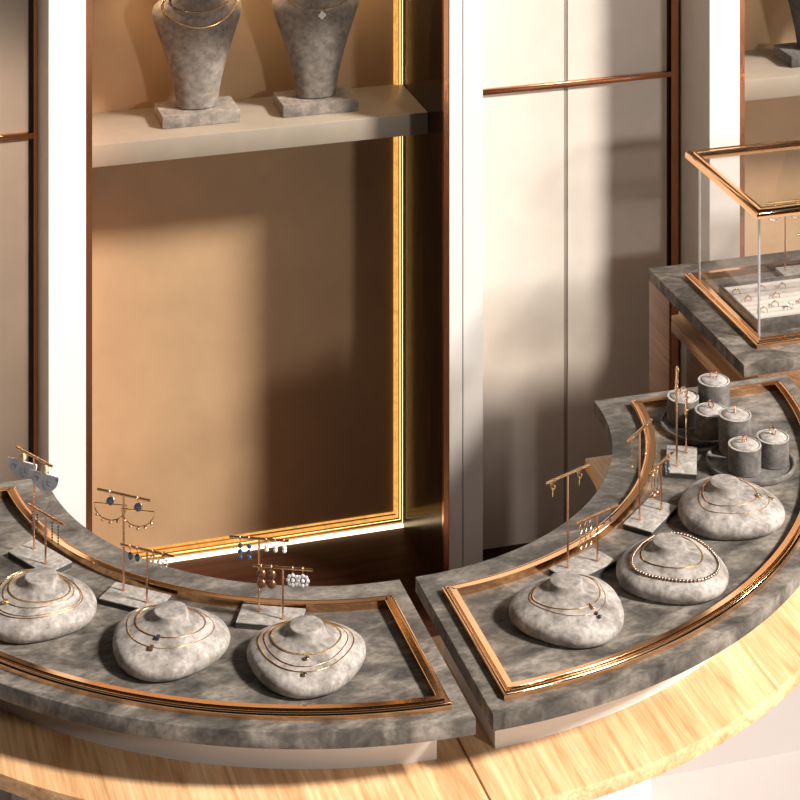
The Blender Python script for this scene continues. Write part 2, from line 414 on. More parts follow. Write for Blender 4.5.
def quarter(side, label):
    """side +1: right-hand quarter, angles -90..0; -1: mirrored"""
    t = thing('curved_display_counter', label, 'counter', (side*.55, -.55, 0))
    ox, oy = side*.55, -.55
    cx = side*HG
    def ang(a): return a if side > 0 else -pi-a      # mirror
    def slab_mb(r0, r1, z0, z1, inset=0.0, n=72):
        """quarter ring with the straight ends moved in by inset"""
        vs = []; fs = []
        for i in range(n+1):
            for r, z in ((r0, z0), (r1, z0), (r1, z1), (r0, z1)):
                s_ = math.asin(inset/r); a = -pi/2+s_ + (pi/2-2*s_)*i/n
                x = r*cos(a); y = r*sin(a)
                vs.append((side*x+cx-ox, y-oy, z))
        for i in range(n):
            for k in range(4):
                l = (k+1) % 4; fs.append((i*4+k, (i+1)*4+k, (i+1)*4+l, i*4+l))
        fs.append((0, 1, 2, 3)); fs.append((n*4+3, n*4+2, n*4+1, n*4))
        mb = MB(); mb.add(vs, fs); return mb
    slab_mb(.633, 1.132, ZC-.031, ZC).build('counter_top', M_STONE, t, bevel=.0012, angle=50)
    slab_mb(.70, 1.022, .766, ZC-.031, .041).build('apron', M_APRON, t, smooth=True)
    sl = slab_mb(.626, 1.190, .736, .766, 0)
    # narrow the seam of the lower shelf
    sl.v = [((x+(-side*(HG-.002) if True else 0)) , y, z) for x, y, z in sl.v]
    sl.build('wooden_shelf', M_OAK, t, bevel=.0015, angle=50)
    slab_mb(.64, .72, 0, .736, .06).build('plinth', M_APRON, t)
    mb = MB(); mb.box(min(side*.66, side*1.17)+cx-ox, max(side*.66, side*1.17)+cx-ox, -.035-oy, -.005-oy, 0, .736); mb.build('light_block', M_BLOCK, t)  # added panel, keeps the low light off the lower wall
    # moulding path, counter-clockwise
    r1, r0, e, ef = 1.096, .707, .034, .050      # outer and inner radius, insets at the gap end and the far end
    pts = []
    n = 60
    def sweep(r, back=False):
        a0 = -pi/2+math.asin(e/r); a1 = -math.asin(ef/r)
        for i in range(n+1):
            u = i/n; u = 1-u if back else u
            a = a0+(a1-a0)*u; pts.append((r*cos(a), r*sin(a)))
    sweep(r1); sweep(r0, True)
    pts = [(side*x+cx-ox, y-oy) for x, y in pts]
    if side < 0: pts = pts[::-1]
    profile_frame(pts, PROF).build('brass_moulding', M_COPPER, t)
    return t
quarter(1, 'right-hand curved jewellery counter with mottled taupe top and gold moulding')
quarter(-1, 'left-hand curved jewellery counter with mottled taupe top and gold moulding')

# rectangular counter at the right
t = thing('square_display_counter', 'straight-sided taupe counter against the wall, under the glass case', 'counter', (1.45, .38, 0))
ox, oy = 1.45, .38
X0, X1, Y0, Y1 = 1.072, 1.84, .075, .69
def lb(*a):
    q = MB(); q.box(a[0]-ox, a[1]-ox, a[2]-oy, a[3]-oy, a[4], a[5]); return q
lb(X0, X1, Y0, Y1, ZC-.031, ZC).build('counter_top', M_STONE, t, bevel=.0015)
lb(1.16, X1-.09, .18, Y1-.002, .766, ZC-.031).build('apron', M_OAK, t)
lb(1.125, X1-.05, .135, .688, .736, .766).build('wooden_shelf', M_OAK, t, bevel=.0015)
lb(1.145, X1-.15, .20, .60, 0, .736).build('plinth', M_REDWOOD, t)  # widened to block low light from the wall panel behind
lb(X0+.002, X0+.009, .55, .689, 0, ZC-.031).build('leg', M_REDWOOD, t, bevel=.001)
lb(X1-.03, X1-.002, .55, .689, 0, ZC-.031).build('leg', M_REDWOOD, t, bevel=.001)

# glass case on it
def rect_path(x0, x1, y0, y1): return [(x0, y0), (x1, y0), (x1, y1), (x0, y1)]
CX0, CX1, CY0, CY1 = 1.141, 1.77, .148, .600
cs = thing('glass_display_case', 'gold-framed glass display case standing on the straight counter', 'display case', (1.45, .4, ZC))
o2 = (1.45, .4, ZC)
pr = [(u, z-ZC) for u, z in PROF]
pth = [(x-o2[0], y-o2[1]) for x, y in rect_path(CX0, CX1, CY0, CY1)]
mbf = profile_frame(pth, pr); mbf.v = [(x, y, max(z, 0)) for x, y, z in mbf.v]
mbf.build('base_moulding', M_COPPER, cs)
TZ = .323
prt = [(0, TZ), (0, TZ+.012), (.004, TZ+.019), (.009, TZ+.021), (.012, TZ+.016), (.015, TZ+.016), (.018, TZ+.020), (.024, TZ+.020), (.026, TZ+.014), (.026, TZ)]
profile_frame(pth, prt).build('top_moulding', M_COPPER, cs)
gx0, gx1, gy0, gy1 = CX0+.027, CX1-.026, CY0+.048, CY1-.026
def gp(x0, x1, y0, y1, z0, z1, nm='glass_pane'):
    q = MB(); q.box(x0-o2[0], x1-o2[0], y0-o2[1], y1-o2[1], z0, z1)
    return q.build(nm, M_GLASS, cs, smooth=False)
gt = .002
gp(gx0+.005, gx1-.005, gy0, gy0+gt, .0, TZ); gp(gx0+.005, gx1-.005, gy1-gt, gy1, .0, TZ)
gp(gx0, gx0+gt, gy0+.005, gy1-.005, .0, TZ); gp(gx1-gt, gx1, gy0+.005, gy1-.005, .0, TZ)
gp(CX0+.020, CX1-.020, CY0+.020, CY1-.020, TZ+.005, TZ+.008, 'glass_top')
for x in (gx0, gx1-.005):
    for y in (gy0, gy1-.005):
        q = MB(); q.box(x-o2[0], x+.005-o2[0], y-o2[1], y+.005-o2[1], 0.0, TZ); q.build('glass_edge', M_GLASSEDGE, cs)

# ring tray in the case
rt = thing('ring_tray', 'grey suede ring tray with padded rolls inside the glass case', 'tray', (1.36, .345, ZC))
def padded():
    L, Dp = .19*2, .22
    q = MB(); x0, x1, y0, y1 = -.1805, .20, -.112, .122
    q.box(x0, x1, y0, y0+.006, 0, .032); q.box(x0, x1, y1-.006, y1, 0, .032)
    q.box(x0, x0+.006, y0+.006, y1-.006, 0, .032); q.box(x1-.006, x1, y0+.006, y1-.006, 0, .032); q.box(x0+.006, x1-.006, y0+.006, y1-.006, 0, .006)
    q.build('tray_box', M_JAR, rt, bevel=.001)
    n = 9; w = (y1-y0-.012)/n
    for i in range(n):
        yc = y0+.006+w*(i+.5); q = MB(); pts = []
        m_ = 8
        for x in (x0+.0065, x1-.0065):
            for k in range(m_+1):
                a = pi*k/m_; pts.append((x, yc-cos(a)*w*.36, .014+sin(a)*.015))
        fs = [(k, k+1, m_+2+k, m_+1+k) for k in range(m_)] + [tuple(range(m_+1)), tuple(range(m_+1, 2*m_+2))[::-1], (0, m_+1, 2*m_+1, m_)]
        q.add(pts, fs); q.build('padded_roll', M_ROLL, rt)
    return w, y0
rw, ry0 = padded()
ringspots = [(1.225, 2, 'thin gold ring at the front left of the ring tray', M_GOLD), (1.268, 3, 'gold ring in the third groove of the ring tray', M_GOLD), (1.215, 5, 'slim gold ring by the left side of the tray', M_ROSE),
             (1.205, 7, 'small twisted gold ring at the back left of the tray', M_GOLD), (1.295, 5, 'fine gold ring in the middle of the tray', M_ROSE), (1.277, 7, 'fine ring towards the back of the tray', M_SILVER),
             (1.345, 3, 'pair-set gold ring at the right of the tray', M_GOLD), (1.335, 7, 'broad gold ring at the back right of the tray', M_GOLD), (1.300, 2, 'ring with a large white stone in the tray', M_SILVER)]
for x, k, lab, mt in ringspots:
    q = MB(); rr = .0095
    q.tube([(rr*cos(a), 0, rr*sin(a)) for a in [2*pi*i/24 for i in range(24)]], .0011, 6, True)
    q.sphere((0, 0, rr+.001), .0022, 8, 6)
    if 'white stone' in lab:
        rg = thing('ring', lab, 'ring', (x, .345+ry0+.006+rw*k, ZC+.0285), R(15), 'rings in the suede tray')
        q.build('band', mt, rg); z = MB(); z.sphere((0, 0, rr+.003), .005, 10, 8, (1.3, 1, .7)); z.build('stone', M_PEARL, rg)
    else:
        o = q.build('ring', mt, loc=(x, .345+ry0+.006+rw*k, ZC+.0285)); o.rotation_euler = (0, 0, R(random.uniform(-20, 20))); tag(o, lab, 'ring', 'rings in the suede tray')

# ------------------------------------------------------------------ necklace displays
RIM = [(0, .130), (22, .125), (46, .115), (68, .111), (90, .114), (110, .116), (130, .110), (155, .101), (180, .096)]
def rim_r(a):
    d = abs((math.degrees(a)+180) % 360-180)
    xs = [p[0] for p in RIM]; ys = [p[1] for p in RIM]
    for i in range(len(xs)-1):
        if d <= xs[i+1]:
            x0, x1 = xs[i], xs[i+1]; t = (d-x0)/(x1-x0)
            y0, y1 = ys[i], ys[i+1]
            m0 = 0 if i == 0 else (ys[i+1]-ys[i-1])/(xs[i+1]-xs[i-1])*(x1-x0)
            m1 = 0 if i == len(xs)-2 else (ys[i+2]-ys[i])/(xs[i+2]-xs[i])*(x1-x0)
            return (2*t**3-3*t**2+1)*y0+(t**3-2*t**2+t)*m0+(-2*t**3+3*t**2)*y1+(t**3-t**2)*m1
    return ys[-1]
PZ = [(0, .0765), (.14, .0765), (.262, .0762), (.268, .0745), (.278, .0700), (.295, .0655), (.33, .0615), (.38, .0590), (.46, .0570), (.54, .0548), (.63, .0515), (.73, .0470), (.83, .0418), (.91, .0368), (.96, .0322), (.99, .0265), (1.0, .0215)]
def pz(s):
    for i in range(len(PZ)-1):
        if s <= PZ[i+1][0]:
            a, b_ = PZ[i], PZ[i+1]; t = (s-a[0])/(b_[0]-a[0]); return a[1]+(b_[1]-a[1])*t
    return PZ[-1][1]
def surf(a, s, off=0):
    t = min(1, max(0, (s-.25)/.45)); t = t*t*(3-2*t)
    r = (.122*(1-t)+rim_r(a)*t)*s
    return Vector((r*cos(a), r*sin(a), pz(s)+off))
def pebble_mesh():
    q = MB(); N = 72; S = [0.0]; S = [.04, .09, .14, .19, .235, .262, .267, .272, .278, .285, .297, .31, .33, .365, .40, .45, .50, .56, .62, .68, .74, .80, .85, .89, .93, .955, .975, .99, 1.0]
    rings = [[surf(2*pi*k/N, s) for k in range(N)] for s in S]
    for f_, z in ((.995, .0155), (.975, .0100), (.94, .0050), (.90, .0018), (.85, 0)):
        rings.append([Vector((rim_r(2*pi*k/N)*f_*cos(2*pi*k/N), rim_r(2*pi*k/N)*f_*sin(2*pi*k/N), z)) for k in range(N)])
    vs = [v for r_ in rings for v in r_]; fs = []
    for i in range(len(rings)-1):
        for k in range(N):
            l = (k+1) % N; fs.append((i*N+k, i*N+l, (i+1)*N+l, (i+1)*N+k))
    fs.append(tuple(range(N))); fs.append(tuple((len(rings)-1)*N+k for k in range(N))[::-1])
    q.add(vs, fs); me = q.build('necklace_display', M_PEBBLE)
    return me
proto = pebble_mesh(); proto.data.polygons.foreach_set('use_smooth', [True]*len(proto.data.polygons))
for f_ in ('sharp_edge',):
    if f_ in proto.data.attributes: proto.data.attributes.remove(proto.data.attributes[f_])

def loop(back, front, side, off, twist=0, n=90):
    """necklace line round the neck; s goes from back to side to front"""
    out = []
    for i in range(n):
        a = 2*pi*i/n; c = cos(a-twist)
        s = (side + (front-side)*c**2 if c > 0 else side+(back-side)*c**2)
        out.append(surf(a, s, off))
    return out
def chain(q, pts, r, style):
    if style == 'rope':
        q.tube(pts, r*.8, 6, True)
        n = len(pts)
        for i in range(n):
            for t in (0, .5):
                p = pts[i].lerp(pts[(i+1) % n], t); q.sphere(p, r*1.15, 6, 4)
    elif style == 'bead':
        n = len(pts)
        for i in range(n):
            p = pts[i]; q.sphere(p, r*1.6, 8, 5)
        q.tube(pts, r*.5, 5, True)
    else: q.tube(pts, r, 6, True)

SPEC = {
 'A': dict(phi=-143.0, r=.923, tip=0, label='pale suede necklace display at the left with four layered gold chains', n=[
     (.34, .50, .56, .0013, 0, 'rope', M_GOLD, 'short twisted gold chain, innermost on the left display', None),
     (.37, .62, .64, .0008, 0, 'wire', M_ROSE, 'thin gold chain with round openwork pendant on the left display', ('disc', -12, .60, M_GOLD)),
     (.42, .80, .82, .0009, 0, 'wire', M_ROSE, 'long rose gold chain, outermost on the left display', ('bar', -14, .80, M_GOLD)),
     (.40, .76, .78, .0008, 0, 'wire', M_GOLD, 'long fine gold chain lying just inside the outermost one', None)]),
 'B': dict(phi=-124.4, r=.909, tip=0, label='pale suede necklace display, middle one on the left counter, two stone pendants', n=[
     (.34, .50, .60, .0011, 0, 'wire', M_ROSE, 'shorter rose gold chain with square dark stone, middle left display', ('square', 2, .47, M_ONYX)),
     (.39, .68, .76, .0007, 0, 'wire', M_GOLD, 'longer fine chain with rectangular brown stone, middle left display', ('square', 0, .65, M_BRONZE))]),
 'C': dict(phi=-107.4, r=.917, tip=0, label='pale suede necklace display by the counter gap on the left counter', n=[
     (.34, .53, .58, .0013, 0, 'rope', M_GOLD, 'braided gold chain, innermost on the display left of the gap', None),
     (.39, .72, .70, .0008, 0, 'wire', M_ROSE, 'fine chain with small dark round stone left of the gap', ('stone', 4, .56, M_ONYX)),
     (.42, .80, .80, .0010, 0, 'wire', M_GOLD, 'outermost gold chain with dark round stone left of the gap', ('stone', 2, .80, M_ONYX))]),
 'D': dict(phi=-73.3, r=.902, tip=0, label='pale suede necklace display nearest the gap on the right counter', n=[
     (.34, .55, .62, .0010, 0, 'wire', M_GOLD, 'shorter gold chain with small gold charm right of the gap', ('bar', 4, .54, M_GOLD)),
     (.38, .68, .68, .0007, 0, 'wire', M_ROSE, 'longer fine chain with two dark drops right of the gap', ('drops', 3, .68, M_ONYX))]),
 'E': dict(phi=-56.8, r=.935, tip=0, label='pale suede necklace display, middle one on the right counter, with bead chain', n=[
     (.36, .58, .56, .0012, 0, 'wire', M_GOLD, 'short gold snake chain inside the bead chain, right counter', None),
     (.50, .84, .80, .0022, 0, 'bead', M_BEADCHAIN, 'brown and silver bead chain on the middle right display', None)]),
 'F': dict(phi=-39.1, r=.933, tip=0, label='pale suede necklace display below the round jar trays', n=[
     (.36, .55, .56, .0009, 0, 'wire', M_ROSE, 'short rose gold chain with ring charm below the jars', ('disc', 6, .53, M_GOLD)),
     (.40, .74, .72, .0007, 0, 'wire', M_GOLD, 'longer thin gold chain below the jars', ('bar', 14, .72, M_GOLD))]),
 'G': dict(phi=-166.5, r=.905, tip=0, label='suede necklace display cut off by the left edge, nearer the wall', n=[]),
}
first = True
for key, S in SPEC.items():
    ph = R(S['phi']); x, y = S['r']*cos(ph), S['r']*sin(ph)
    o = proto if first else proto.copy()
    if not first: COL.objects.link(o)
    first = False
    if key == 'G': x, y = -.885, -.205
    o.location = (x, y, ZC); o.rotation_euler = (0, 0, ph+R(S['tip'])); tag(o, S['label'], 'necklace display', 'suede necklace displays on the curved counters')
    for back, front, side, r, tw, style, mt, lab, pend in S['n']:
        nk = thing('necklace', lab, 'necklace', (x, y, ZC), ph+R(S['tip']))
        q = MB(); pts = loop(back, front, side, r*1.05, tw, 120 if style != 'bead' else 84); chain(q, pts, r, style); q.build('chain', mt, nk)
        if pend:
            kind, deg, s, pm = pend; a = R(deg); p = surf(a, s, .003); pb = surf(a, s+.07, .003)
            d = (pb-p).normalized(); q = MB()
            if kind == 'disc':
                e1 = d; e2 = Vector((-d.y, d.x, 0)).normalized()
                c = p+d*.006
                for rr in (.006, .0035):
                    q.tube([c+e1*cos(t)*rr+e2*sin(t)*rr for t in [2*pi*i/18 for i in range(18)]], .0011, 6, True)
                q.sphere(c, .002, 8, 6)
            elif kind == 'bar':
                q.tube([p, p+d*.012], .0016, 8); q.sphere(p+d*.012, .0026, 8, 6)
            elif kind == 'square':
                e2 = Vector((-d.y, d.x, 0)).normalized(); M = Matrix((e2, d, e2.cross(d))).transposed().to_4x4(); M.translation = p+d*.008
                q.box(-.0042, .0042, -.0058, .0058, -.002, .0022, 0, M)
            elif kind == 'stone':
                q.sphere(p+d*.006, .0048, 12, 8, (1, 1, .7))
            elif kind == 'drops':
                q.sphere(p+d*.005, .0034, 10, 6); q.sphere(p+d*.014, .0040, 10, 6); q.tube([p, p+d*.014], .0008, 6)
            q.build('pendant', pm, nk, bevel=.0008 if kind == 'square' else 0)
            if kind == 'stone':
                q = MB(); q.tube([p+d*.006+Vector((cos(t)*.0052, sin(t)*.0052, .0003)) for t in [2*pi*i/16 for i in range(16)]], .0008, 6, True); q.build('setting', M_GOLD, nk)
# the display nearest the edge, further out
o = proto.copy(); COL.objects.link(o); o.location = (-.926, -.432, ZC); o.rotation_euler = (0, 0, R(-153)); tag(o, 'suede necklace display cut off by the left edge, nearer the front', 'necklace display', 'suede necklace displays on the curved counters')

# ------------------------------------------------------------------ earring stands
def make_stand(label, ht, hs, x, y, rz, a=.0325):
    """local x runs along the counter; origin in the middle of the base"""
    t = thing('earring_stand', label, 'earring stand', (x, y, ZC), rz, 'T-bar earring stands on the curved counters')
    q = MB(); q.box(-.064, .064, -.034, .034, .0095, .0125); q.build('base', M_BASE, t, bevel=.001)
    q = MB(); q.box(-.0635, .0635, -.0335, .0335, 0, .0095); q.build('shaded_foot', M_PADDARK, t)  # near-black foot puts the shade of the base's sides into the colour
    for px, py, h in ((-a, .010, ht), (a, -.010, hs)):
        q = MB(); q.tube([(px, py, .012), (px, py, .0125+h-.002)], .0022, 10); p = q.build('pole', M_ROSE, t)
        q = MB(); q.lathe([(.0038, .0125), (.0038, .014), (.0024, .0145)], 14, (px, py, 0)); q.build('collar', M_ROSE, p)
        q = MB(); z = .0125+h
        q.tube([(px-.060, py, z), (px+.060, py, z)], .0028, 10)
        for i in range(9):
            xx = px-.052+i*.013
            q.lathe([(.0034, -.0006), (.0034, .0006)], 10, (0, 0, 0)) if False else q.tube([(xx-.0007, py, z), (xx+.0007, py, z)], .0033, 10)
        q.build('crossbar', M_CROSS, t)
    return t
# anchor of each stand: middle between its poles
STANDS = {}
def place(key, tall, short, phi, ht, hs, label, a=.0325):
    c = Vector(((tall[0]+short[0])/2, (tall[1]+short[1])/2)); rz = R(phi)
    # shift so that tall pole falls on its spot
    off = Vector((.001, .002)); off.rotate(Matrix.Rotation(rz, 2)) if False else None
    t = make_stand(label, ht, hs, c.x, c.y, rz, a); STANDS[key] = (Vector((c.x, c.y, ZC)), rz, ht, hs, a); return t
place('S1', (-.721, -.327), (-.705, -.393), -60.4, .192, .102, 'T-bar earring stand holding the marbled half-moon earrings')
place('S2', (-.570, -.539), (-.531, -.598), -39.5, .193, .104, 'T-bar earring stand holding half-circle wire earrings with blue stones')
place('S3', (-.324, -.691), (-.286, -.733), -24.5, .144, .101, 'lowest T-bar earring stand, beside the gap, with brown ball earrings', .026)
place('S4', (.319, -.712), (.389, -.701), 23.5, .192, .096, 'T-bar earring stand right of the gap with plain gold drops')
place('S5', (.535, -.572), (.595, -.544), 42.3, .190, .099, 'T-bar earring stand, middle one on the right counter')
place('S6', (.704, -.373), (.748, -.326), 66, .194, .112, 'T-bar earring stand just in front of the jars')

# earrings. each is built hanging from (0,0,0), in the plane of the bar
def hook(q, r=.0035):
    q.tube([(0, r*1.2*cos(a), r*1.2*sin(a)+.0005) for a in [2*pi*i/14 for i in range(14)]], .0007, 5, True)
def spot(key, bar, u, dy=0):
    c, rz, ht, hs, a = STANDS[key]
    px, py, h = ((-a, .010, ht), (a, -.010, hs))[bar]
    p = Vector((px+u, py+dy, .0125+h)); p.rotate(Matrix.Rotation(rz, 3)) if False else None
    v = Matrix.Rotation(rz, 3, 'Z') @ p
    return c+v, rz
def earring(key, bar, us, parts, labels, group, name='earring', rzoff=0.0):
    """parts: list of (part name, MB, material); first placed, others copied"""
    rootp = None
    for i, u in enumerate(us):
        p, rz = spot(key, bar, u)
        if rootp is None:
            rootp = thing(name, labels[i], 'earring', p, rz+rzoff, group)
            for nm, q, mt in parts: q.build(nm, mt, rootp)
        else: dup(rootp, p, rz+rzoff, labels[i], group)
def hk():
    q = MB(); hook(q); q.tube([(0, 0, -.003), (0, 0, -.010)], .0007, 5); return q
def half_disc(R_, th, z):
    q = MB(); n = 20; vs = []
    for y in (-th, th):
        for i in range(n+1):
            a = pi+pi*i/n; vs.append((R_*cos(a), y, z+R_*sin(a)*1.0))
    m_ = n+1
    fs = [tuple(range(m_))[::-1], tuple(range(m_, 2*m_))]
    for i in range(n): fs.append((i, i+1, m_+i+1, m_+i))
    fs.append((0, m_, 2*m_-1, n)); q.add(vs, fs); return q
# S1 tall: peach ball and marbled half moon
b1 = MB(); b1.sphere((0, 0, -.015), .0084, 14, 10)
earring('S1', 0, (-.040, .036), [('hook', hk(), M_ROSE), ('bead', b1, M_PEACH), ('half_moon', half_disc(.037, .0022, -.0225), M_MARBLE)],
        ['peach bead and marbled blue half-moon earring, left one of the pair', 'peach bead and marbled blue half-moon earring, right one of the pair'], 'marbled half-moon earrings', rzoff=R(16))
def strands(xs, n, r, dz, z0=-.008):
    q = MB()
    for x in xs:
        q.tube([(x, 0, z0), (x, 0, z0-n*dz)], .0004, 4)
        for i in range(n): q.sphere((x, 0, z0-(i+.5)*dz), r, 7, 5)
    return q
earring('S1', 1, (-.045, -.028, .022, .042), [('hook', hk(), M_ROSE), ('bead_strand', strands((0,), 7, .0022, .0058), M_ONYX)],
        ['dark bead strand earring, first from the left on the low bar', 'dark bead strand earring, second from the left on the low bar', 'dark bead strand earring, second from the right on the low bar', 'dark bead strand earring, last at the right of the low bar'], 'dark bead strand earrings')
# S2 tall: blue stone and half circle wire with balls
s = MB(); s.sphere((0, 0, -.018), .0078, 14, 10, (1, .6, 1))
g = MB(); n = 20; rr = .0345; zt = -.024
g.tube([(rr*cos(pi+pi*i/n), 0, zt+rr*sin(pi+pi*i/n)*.95) for i in range(n+1)], .0013, 6); g.tube([(-rr, 0, zt), (rr, 0, zt)], .0012, 6)
g.tube([(.0092*cos(a), 0, -.018+.0092*sin(a)) for a in [2*pi*i/18 for i in range(18)]], .0009, 5, True)
bb = MB()
for i in range(5):
    a = pi+pi*(.2+.15*i); bb.sphere((rr*cos(a), 0, zt+rr*sin(a)*.95-.0045), .0040, 9, 6, (1, 1, .75))
earring('S2', 0, (-.031, .033), [('hook', hk(), M_ROSE), ('stone', s, M_BLUE), ('half_circle', g, M_GOLD), ('bead', bb, M_ROSE)],
        ['gold half-circle earring with blue stone, left one of the pair', 'gold half-circle earring with blue stone, right one of the pair'], 'half-circle wire earrings', rzoff=R(12))
s = MB(); s.sphere((0, 0, -.019), .0056, 10, 8, (1, .6, 1.5))
earring('S2', 1, (-.038, -.022), [('hook', hk(), M_ROSE), ('stone', s, M_BLUE)], ['oval dark blue drop earring at the left end of the low bar', 'oval dark blue drop earring, second on the low bar'], 'oval dark blue drops')
def cluster(R_, k, r, z):
    q = MB(); q.sphere((0, 0, z), r*1.1, 8, 6)
    for i in range(k):
        a = 2*pi*i/k; q.sphere((R_*cos(a), 0, z+R_*sin(a)), r, 8, 6, (1, .7, 1))
    q.tube([(R_*cos(a), 0, z+R_*sin(a)) for a in [2*pi*i/18 for i in range(18)]], .0007, 5, True); return q
earring('S2', 1, (.014, .036), [('hook', hk(), M_ROSE), ('crystal_wreath', cluster(.0095, 9, .0025, -.018), M_CRYSTAL)], ['clear crystal wreath earring near the low pole', 'clear crystal wreath earring at the bar end'], 'crystal wreath earrings')
# S3
def drops(zs, r): 
    q = MB()
    for z in zs: q.sphere((0, 0, z), r, 10, 7, (1, .6, 1))
    return q
l = MB(); l.tube([(0, 0, -.008), (0, 0, -.040)], .0006, 5)
earring('S3', 0, (-.038, -.020), [('hook', hk(), M_ROSE), ('stone', drops((-.016, -.028, -.039), .0052), M_BLUE), ('link', l, M_SILVER)], ['three-stone blue drop earring, left one above the gap side', 'three-stone blue drop earring, next to the tall pole'], 'three-stone blue drops')
earring('S3', 0, (.015, .033, .051), [('hook', hk(), M_ROSE), ('pearl', drops((-.020, -.014), .0048), M_PEARL)], ['small white pearl earring just right of the tall pole', 'small white pearl earring, middle of the three', 'small white pearl earring at the bar end'], 'small pearl earrings')
earring('S3', 1, (-.043, -.023), [('hook', hk(), M_ROSE), ('ball', drops((-.015, -.034), .0095), M_BRONZE)], ['brown double-ball earring at the left end', 'brown double-ball earring beside the low pole'], 'brown double-ball earrings')
earring('S3', 1, (.020, .040), [('hook', hk(), M_ROSE), ('flower', cluster(.0098, 8, .0040, -.023), M_CRYSTAL)], ['clear flower cluster earring beside the low pole', 'clear flower cluster earring at the right end of the low bar'], 'clear flower cluster earrings')
# S4
def huggie():
    q = MB(); q.tube([(0, .006*cos(a), -.010+.008*sin(a)) for a in [R(-200+i*14) for i in range(18)]], .0012, 6)
    q.tube([(0, 0, -.016), (0, .001, -.034)], [.0016, .0009], 6); return q
earring('S4', 0, (-.042, .034), [('hook', hk(), M_ROSE), ('gold_drop', huggie(), M_GOLD)], ['plain gold drop earring at the left end of the tall bar', 'plain gold drop earring at the right end of the tall bar'], 'plain gold drops')
def links():
    q = MB()
    for i, z in enumerate((-.016, -.032, -.048)):
        q.tube([((.0075*cos(a) if i != 1 else .003*cos(a)), (.008*cos(a)*.4), z+.0095*sin(a)) for a in [2*pi*k/16 for k in range(16)]], .0007, 5, True)
    return q
earring('S4', 1, (-.048, -.034, -.020), [('hook', hk(), M_ROSE), ('gold_links', links(), M_ROSE)], ['gold link earring at the left end of the low bar', 'gold link earring, middle of the three', 'gold link earring nearest the low pole'], 'gold link earrings')
earring('S4', 1, (.020, .038), [('hook', hk(), M_ROSE), ('stone', drops((-.014, -.024), .0034), M_BLUE)], ['tiny blue-grey drop earring right of the low pole', 'tiny blue-grey drop earring at the right end'], 'tiny blue-grey drops')
# S5
def chaindrop(n=10):
    q = MB()
    for i in range(n):
        q.tube([(.0016*cos(a)*(1 if i % 2 else .3), .0016*cos(a)*(.3 if i % 2 else 1), -.010-i*.0052+.0032*sin(a)) for a in [2*pi*k/8 for k in range(8)]], .0006, 4, True)
    q.sphere((0, 0, -.010-n*.0052), .0028, 8, 6); return q
earring('S5', 0, (-.036, .030), [('hook', hk(), M_ROSE), ('chain', chaindrop(), M_GOLD)], ['long gold chain earring at the near end of the tall bar', 'long gold chain earring at the far end of the tall bar'], 'long gold chain earrings')
lp = MB(); lp.tube([(.0075*cos(a), 0, -.028+.022*sin(a)) for a in [2*pi*k/22 for k in range(22)]], .0008, 5, True); lb_ = MB(); lb_.sphere((0, 0, -.053), .0066, 10, 8)
fl = cluster(.0055, 6, .0022, -.004)
earring('S5', 1, (-.040, -.024), [('hook', hk(), M_ROSE), ('flower', fl, M_GOLD), ('loop', lp, M_GOLD), ('ball', lb_, M_ROSE)], ['gold loop earring with flower and ball at the near bar end', 'gold loop earring with flower and ball, beside the low pole'], 'gold loop earrings with balls')
earring('S5', 1, (.022, .036), [('hook', hk(), M_ROSE), ('bead_cluster', strands((-.002, .002), 5, .0030, .0055), M_ONYX)], ['dark bead cluster earring beyond the low pole', 'dark bead cluster earring at the far bar end'], 'dark bead cluster earrings')
# S6
def leaves():
    q = MB(); q.tube([(0, 0, -.008), (.001, 0, -.052)], .0009, 5)
    for i in range(6):
        z = -.012-i*.0075; sg = 1 if i % 2 else -1
        q.tube([(0, 0, z), (sg*.006, sg*.003, z+.004)], [.0012, .0005], 5)
    return q
earring('S6', 0, (-.045, -.018, .040), [('hook', hk(), M_ROSE), ('leaf_spray', leaves(), M_GOLD)], ['gold leaf spray earring at the near end of the tall bar', 'gold leaf spray earring close to the tall pole', 'gold leaf spray earring at the far end of the tall bar'], 'gold leaf spray earrings')
lp = MB(); lp.tube([(.008*cos(a), 0, -.030+.016*sin(a)) for a in [2*pi*k/22 for k in range(22)]], .0009, 5, True); lp.tube([(0, 0, -.010), (0, 0, -.055)], .0010, 5)
earring('S6', 1, (-.042, .030), [('hook', hk(), M_ROSE), ('oval_hoop', lp, M_GOLD)], ['gold oval hoop earring with centre bar, near end', 'gold oval hoop earring with centre bar, far end'], 'gold oval hoops')

# stand inside the glass case
t = thing('earring_stand', 'T-bar earring stand inside the glass case, behind the ring tray', 'earring stand', (1.424, .535, ZC), R(0), 'T-bar earring stands on the curved counters')
t['group'] = 'earring stands in the glass case'
q = MB(); q.box(-.034, .08, -.034, .034, .0, .0125); q.build('base', M_BASE, t, bevel=.001)
for px, py, h in ((-.018, .006, .185), (.062, -.012, .10)):
    q = MB(); q.tube([(px, py, .012), (px, py, .0125+h-.002)], .0022, 10); q.build('pole', M_ROSE, t)
    q = MB(); q.tube([(px-.055, py, .0125+h), (px+.055, py, .0125+h)], .0028, 10); q.build('crossbar', M_GOLD, t)
hp = MB(); hp.tube([(.020*cos(a), 0, -.026+.020*sin(a)) for a in [2*pi*k/26 for k in range(26)]], .0010, 6, True)
cr = MB()
for k in range(7):
    a = pi+pi*k/6; cr.sphere((.020*cos(a), 0, -.026+.020*sin(a)), .0026, 7, 5)
rootp = thing('earring', 'large gold hoop earring with crystals in the glass case, left one', 'earring', (1.374, .541, ZC+.1975), 0, 'crystal hoops in the glass case')
hk().build('hook', M_ROSE, rootp); hp.build('hoop', M_GOLD, rootp); cr.build('crystals', M_CRYSTAL, rootp)
dup(rootp, (1.439, .541, ZC+.1975), 0, 'large gold hoop earring with crystals in the glass case, right one')

